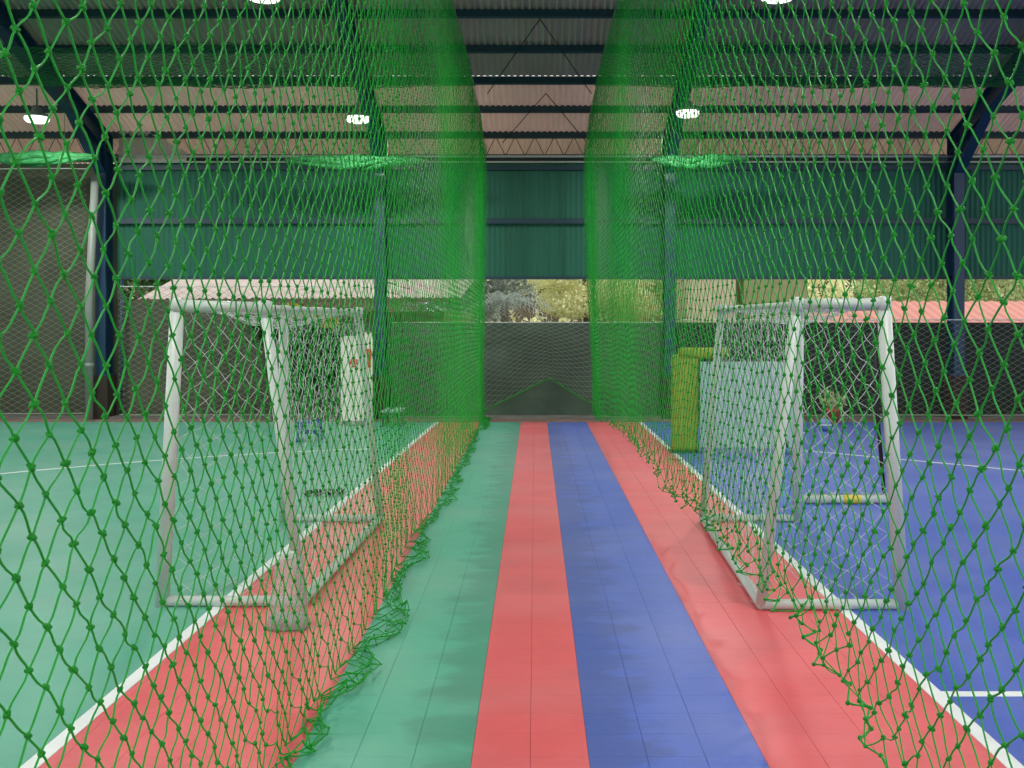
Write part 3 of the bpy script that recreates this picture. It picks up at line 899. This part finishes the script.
g = empty('training_pole', (3.2, 10.85, 0.0), 'white training pole with yellow band lying on the blue court', 'pole')
MB().tube([(-0.42, 0, 0.048), (0.46, 0.0, 0.048)], 0.045, 14).build('pole', 'white_tube', g, smooth=True)
MB().tube([(-0.02, 0, 0.048), (0.16, 0, 0.048)], 0.0465, 14).build('yellow_band', 'yellow', g, smooth=True)
mb_p = []
t = np.linspace(0, 1, 60)[None, :, None]
for k in range(10):
    X = np.zeros((1, 60, 3)); X[0, :, 0] = np.linspace(-0.4, 0.44, 60)
    X += rng.normal(0, 0.03, X.shape); X[:, :, 1] += 0.03; X[:, :, 2] = np.abs(X[:, :, 2]) + 0.06
    mb_p.append(tubes_arrays(X, 0.0026, 3))
np_mesh('draped_twine', *join_arrays(mb_p), 'white_twine', g, kind='stuff')

def leaf_mesh(name, centres, radii, n, size, m, parent, seed, upright=0.0, shell=0.55):
    """n small folded leaves scattered through ellipsoids"""
    r = np.random.default_rng(seed)
    ci = r.integers(0, len(centres), n)
    d = r.normal(0, 1, (n, 3)); d /= np.linalg.norm(d, axis=1, keepdims=True)
    rad = (shell + (1 - shell) * r.random((n, 1)))
    c = np.array(centres)[ci] + d * np.array(radii)[ci] * rad
    a = r.normal(0, 1, (n, 3)); a[:, 2] += upright; a /= np.linalg.norm(a, axis=1, keepdims=True)
    b = np.cross(a, r.normal(0, 1, (n, 3))); b /= np.linalg.norm(b, axis=1, keepdims=True)
    nn = np.cross(a, b)
    s = size * r.uniform(0.6, 1.3, (n, 1))
    V = np.stack([c - a * s, c + b * s * 0.45 + nn * s * 0.15, c + a * s, c - b * s * 0.45 + nn * s * 0.15], 1).reshape(-1, 3)
    F = np.arange(4 * n).reshape(-1, 4)
    return np_mesh(name, V, F[:, [0, 1, 2, 3]], m, parent, smooth=False, kind='stuff')

g = empty('potted_plant', (5.55, 19.6, 0.0), 'small potted plant by the far end of the blue court', 'plant')
MB().lathe((0, 0, 0), [(0.10, 0.0), (0.15, 0.24), (0.165, 0.25), (0.165, 0.29), (0.13, 0.29), (0.12, 0.26)], 16).build('pot', 'terracotta', g, smooth=True)
leaf_mesh('foliage', [(0, 0, 0.42), (-0.1, 0, 0.5), (0.1, 0, 0.38)], [(0.18, 0.15, 0.2)] * 3, 160, 0.07, 'leaf_mid', g, 5, 1.0, 0.2)
MB().tube([(0, 0, 0.26), (0.0, 0, 0.45)], 0.012, 6).build('stem', 'bark', g)
def ball(x, y, r, label):
    bm = bmesh.new(); bmesh.ops.create_icosphere(bm, subdivisions=3, radius=r)
    me = bpy.data.meshes.new('ball'); bm.to_mesh(me); bm.free(); me.materials.append(M['ball']); me.shade_smooth()
    o = bpy.data.objects.new('ball', me); o.location = (x, y, r + 0.003); C.objects.link(o)
    MB().lathe((0, 0, 0), [(r * 1.004, -0.012), (r * 1.008, 0), (r * 1.004, 0.012)], 24).build('stripe', 'line_white', o, smooth=True)
    return tag(o, label, 'ball')
ball(5.05, 18.3, 0.11, 'blue and white ball on the blue court near the potted plant')

# climbing shrub by the back wall, left
g = empty('climbing_shrub', (-4.3, 20.05, 0.0), 'dark leafy shrub with yellow-green top right of the left goal', 'shrub')
leaf_mesh('foliage', [(-0.75, 0, 1.75), (0.1, 0, 1.5), (0.5, 0.0, 1.35), (0.3, 0, 0.95), (-0.5, 0, 1.2), (-0.2, 0, 0.8)],
          [(0.42, 0.2, 0.45), (0.4, 0.2, 0.5), (0.3, 0.2, 0.55), (0.45, 0.2, 0.4), (0.4, 0.2, 0.45), (0.5, 0.2, 0.4)], 3600, 0.065, 'leaf_dark', g, 9, 0.0, 0.25)
leaf_mesh('yellow_leaves', [(-0.35, -0.05, 2.12), (0.1, -0.05, 2.05), (0.4, -0.05, 1.85)], [(0.3, 0.15, 0.14), (0.22, 0.15, 0.14), (0.2, 0.15, 0.16)], 420, 0.065, 'leaf_yellow', g, 10, 0.0, 0.2)
for k in range(4):
    x = -0.35 + 0.22 * k
    MB().tube([(x, 0, 0.0), (x + 0.03, 0.02, 0.7), (x - 0.05, 0, 1.5)], [0.03, 0.024, 0.012], 7).build('stem', 'bark', g)

# banners
def banner(x, y, w, h, label, m1, m2):
    g = empty('rollup_banner', (x, y, 0), label, 'banner')
    MB().box((0, 0, 0.05), (w + 0.04, 0.16, 0.09), 0.01).build('base', 'pipe_grey', g)
    MB().box((0, 0, 0.09 + h / 2), (w, 0.006, h)).build('sheet', 'banner', g)
    MB().box((0, 0.0, 0.1 + h), (w + 0.01, 0.025, 0.025)).build('top_rail', 'pipe_grey', g)
    MB().tube([(0, 0.03, 0.09), (0, 0.03, 0.09 + h)], 0.008, 6).build('support_pole', 'pipe_grey', g)
    for (dx, dz, ww, hh) in m1:
        MB().box((dx, -0.005, dz), (ww, 0.004, hh), 0.0).build('red_print', 'banner_red', g)
    return g
banner(-3.36, 19.3, 0.42, 1.56, 'white roll-up banner with small red mark beside the shrub', [(0.03, 1.17, 0.15, 0.10), (0.03, 1.09, 0.10, 0.04)], None)
banner(-3.22, 19.85, 0.30, 1.62, 'narrow white roll-up banner with red stripe half hidden behind the wider one', [(0.06, 1.22, 0.12, 0.36)], None)

# blue stool
def stool(x, y, label, m, w, h):
    g = empty('stool', (x, y, 0), label, 'stool')
    MB().box((0, 0, h - 0.02), (w, w, 0.04), 0.012).build('seat', m, g)
    for sx in (-1, 1):
        for sy in (-1, 1):
            MB().tube([(sx * w * 0.46, sy * w * 0.46, 0), (sx * w * 0.38, sy * w * 0.38, h - 0.03)], 0.022, 8).build('leg', m, g)
    for sy in (-1, 1):
        MB().box((0, sy * w * 0.42, h * 0.45), (w * 0.8, 0.02, 0.03)).build('stretcher', m, g)
    return g
stool(-3.58, 16.7, 'blue plastic stool on the green court behind the left goal', 'blue_plastic', 0.36, 0.33)
g = empty('bench', (-2.62, 19.4, 0), 'small bench with a pale top beside the left net', 'bench')
MB().box((0, 0, 0.28), (0.34, 0.8, 0.03), 0.006).build('seat', 'pale_board', g)
for sx in (-1, 1):
    for sy in (-1, 1):
        MB().tube([(sx * 0.14, sy * 0.34, 0), (sx * 0.13, sy * 0.34, 0.27)], 0.018, 8).build('leg', 'steel_teal', g)

# tangled cord on the green court
pts = []
X = np.zeros((3, 90, 3))
for k in range(3):
    t = np.linspace(0, 1, 90)
    X[k, :, 0] = (t - 0.5) * 0.36 + 0.05 * np.sin(t * 40 + k) + rng.normal(0, 0.012, 90)
    X[k, :, 1] = 0.12 * np.sin(t * 23 + k * 2) + rng.normal(0, 0.012, 90)
    X[k, :, 2] = 0.012 + 0.035 * np.abs(np.sin(t * 31 + k))
o = np_mesh('cord_tangle', *tubes_arrays(X, 0.007, 5), 'dark_cord')
o.location = (-2.28, 11.4, 0.004)
tag(o, 'tangle of dark cord on the floor behind the left goal', 'cord')

# ------------------------------------------------------------------ beyond the open strip
def tree(name, x, y, h, centres, radii, n, size, m, label, seed, trunk=0.14):
    g = empty(name, (x, y, -0.1), label, 'tree')
    MB().tube([(0, 0, 0), (0.05, 0, h * 0.4), (-0.05, 0.05, h * 0.75)], [trunk, trunk * 0.8, trunk * 0.4], 9).build('trunk', 'bark', g, smooth=True)
    leaf_mesh('foliage', centres, radii, n, size, m, g, seed)
    return g
tree('broadleaf_tree', 1.4, 29, 4.6, [(0, 0, 3.3), (-0.9, -0.3, 3.5), (0.9, 0, 3.2), (0.3, 0, 4.3), (-0.4, 0, 2.6), (1.3, 0.3, 2.5)],
     [(1.3, 1.0, 0.9), (0.9, 0.8, 0.7), (1.0, 0.9, 0.9), (1.3, 1, 0.9), (1.0, 0.9, 0.5), (0.8, 0.7, 0.5)], 18000, 0.055, 'leaf_pale',
     'pale yellow-green tree seen through the strip at the end of the walkway', 41)
tree('broadleaf_tree', -2.2, 34, 5.5, [(0, 0, 3.2), (1.2, 0, 3.5), (-1.2, 0, 3.6), (0.5, 0, 4.6), (-0.4, 0, 2.2)],
     [(1.5, 1, 1.2), (1.2, 1, 1.1), (1.4, 1, 1.2), (1.6, 1, 1), (2, 1, 1)], 12000, 0.08, 'leaf_grey', 'grey-green tree behind the palm left of the walkway end', 42)
tree('broadleaf_tree', 8.2, 37, 6, [(0, 0, 3.6), (1.6, 0, 3.2), (-1.6, 0, 3.4), (0.4, 0, 4.8), (-2.6, 0, 2.8)],
     [(1.8, 1, 1.3), (1.5, 1, 1.2), (1.5, 1, 1.2), (2, 1, 1.2), (1.4, 1, 1)], 12000, 0.09, 'leaf_pale', 'pale tree above the faded red roof, left of the right column', 43)
tree('broadleaf_tree', 15.6, 39, 6, [(0, 0, 3.6), (1.8, 0, 3.2), (-1.8, 0, 3.4), (0.4, 0, 4.8), (-2.8, 0, 2.8)],
     [(1.8, 1, 1.3), (1.6, 1, 1.2), (1.6, 1, 1.2), (2, 1, 1.2), (1.4, 1, 1)], 12000, 0.09, 'leaf_mid', 'mid-green tree above the faded red roof at the far right', 44)
tree('broadleaf_tree', 3.2, 35, 5.5, [(0, 0, 3.0), (1.0, 0, 3.6), (-1.0, 0, 3.6), (0.2, 0, 4.6), (2.2, 0, 3.0)],
     [(1.4, 1, 1.3), (1.2, 1, 1.1), (1.3, 1, 1.2), (1.6, 1, 1), (1.3, 1, 1.2)], 11000, 0.08, 'leaf_mid', 'mid-green tree behind the right net, left of the cream house', 45)
tree('broadleaf_tree', -12.5, 33, 5.5, [(0, 0, 3.2), (1.6, 0, 3.6), (-1.6, 0, 3.4), (0.2, 0, 4.6), (3.0, 0, 3.6)],
     [(1.6, 1, 1.3), (1.4, 1, 1.2), (1.5, 1, 1.2), (1.8, 1, 1), (1.5, 1, 1.2)], 3500, 0.14, 'leaf_dark', 'dark tree beyond the pale roof at far left', 46)
# palm
g = empty('palm', (-0.75, 25.5, -0.1), 'grey-green palm seen through the strip left of the pale tree', 'palm')
MB().tube([(0, 0, 0), (0.04, 0, 1.4), (0, 0, 2.5)], [0.14, 0.11, 0.1], 10).build('trunk', 'bark', g, smooth=True)
for k in range(22):
    a = 2 * PI * k / 22 + random.uniform(-0.15, 0.15); el = random.uniform(-0.2, 1.1); L = random.uniform(0.9, 1.4)
    mb = MB(); prev = None; spine = []
    for t in np.linspace(0, 1, 12):
        rr = L * t * math.cos(el * (1 - t * 0.6)); zz = 2.5 + L * (math.sin(el) * t - 0.55 * t * t)
        spine.append(Vector((rr * math.cos(a), rr * math.sin(a), zz)))
    mb.tube(spine, [0.014 * (1 - 0.8 * t) for t in np.linspace(0, 1, 12)], 4)
    side = Vector((-math.sin(a), math.cos(a), 0))
    for i in range(1, 12):
        for s in (-1, 1):
            p = spine[i]; d = (spine[i] - spine[i - 1]).normalized()
            tip = p + side * s * 0.30 * (1 - 0.5 * i / 12) + d * 0.12 + Vector((0, 0, -0.12))
            mb.add([p, p + d * 0.035, tip], [(0, 1, 2)])
    mb.build('frond', 'leaf_grey', g)

# low house with weathered roof, left
g = empty('outbuilding', (-6.0, 27.2, -0.1), 'low outbuilding with weathered pale ribbed roof beyond the left goal', 'building', rotz=math.radians(-9))
MB().box((0.0, 1.8, 1.15), (7.4, 3.2, 2.3)).build('wall', 'olive_wall', g)
corrugated('roof', -4.3, 4.3, lambda x, t, h: (x, -0.6 + 4.8 * t, 2.62 + 1.5 * t + h), 0.18, 0.03, 'pale_roof', parent=g, kind=None)
MB().box((0, -0.6, 2.57), (8.6, 0.04, 0.09)).build('fascia', 'bark', g)
for xx in (-2, 0.2, 2.2):
    w = MB().box((xx, 0.19, 1.5), (0.9, 0.05, 0.9)).build('window', 'black', g)
    MB().box((xx, 0.16, 1.5), (0.04, 0.04, 0.9)).build('mullion', 'white_tube', w)
# cream house and olive wall, right
g = empty('house', (4.7, 28.0, -0.1), 'cream rendered house seen through the strip right of the walkway', 'building')
MB().box((0.0, 1.0, 2.2), (1.3, 2.0, 4.4)).build('wall', 'cream_wall', g)
MB().box((0.0, 1.0, 4.45), (1.6, 2.4, 0.12)).build('roof', 'pink_roof', g)
g = empty('outbuilding', (6.6, 28.8, -0.1), 'olive rendered outbuilding right of the cream house', 'building')
MB().box((0.0, 1.0, 1.9), (1.75, 2.0, 3.8)).build('wall', 'olive_wall', g)
MB().box((0.0, 1.0, 3.85), (1.95, 2.3, 0.1)).build('roof', 'pale_roof', g)
# faded red roof, far right
g = empty('house', (13.0, 30.5, -0.1), 'low house with faded red ribbed roof behind the right column', 'building')
MB().box((0.0, 1.9, 0.95), (9.6, 3.4, 1.9)).build('wall', 'cream_wall', g)
corrugated('roof', -5.4, 5.4, lambda x, t, h: (x, -0.5 + 2.5 * t, 1.95 + 0.72 * t + h), 0.3, 0.03, 'pink_roof', parent=g, kind=None)
corrugated('roof', -5.4, 5.4, lambda x, t, h: (x, 4.5 - 2.5 * t, 1.95 + 0.72 * t + h), 0.3, 0.03, 'pink_roof', parent=g, kind=None)
MB().box((0, -0.5, 1.93), (10.8, 0.05, 0.10)).build('fascia', 'bark', g)

def hedge(x0, x1, y, z0, z1, m, label, seed):
    g = empty('tall_hedge', ((x0 + x1) / 2, y, -0.1), label, 'hedge')
    L = x1 - x0
    MB().box((0, 0, z1 * 0.45), (L - 0.6, 0.7, z1 * 0.9), 0.25).build('branch_core', 'bark', g)
    r = random.Random(seed)
    cs = [((k + 0.5) / 14 * L - L / 2, r.uniform(-0.2, 0.2), zz + r.uniform(-0.25, 0.25)) for k in range(14) for zz in (z1 * 0.3, z1 * 0.62, z1 * 0.9)]
    leaf_mesh('foliage', cs, [(L / 20, 0.8, 0.95)] * len(cs), 9000, 0.16, m, g, seed, 0.0, 0.5)
hedge(-26, -4.5, 45, 0, 6.0, 'leaf_mid', 'tall hedge far beyond the left goal', 71)
hedge(-4.3, 3.8, 46.5, 0, 6.0, 'leaf_pale', 'tall pale hedge far beyond the end of the walkway', 72)
hedge(4, 26, 45, 0, 6.0, 'leaf_mid', 'tall hedge far beyond the right goal', 73)
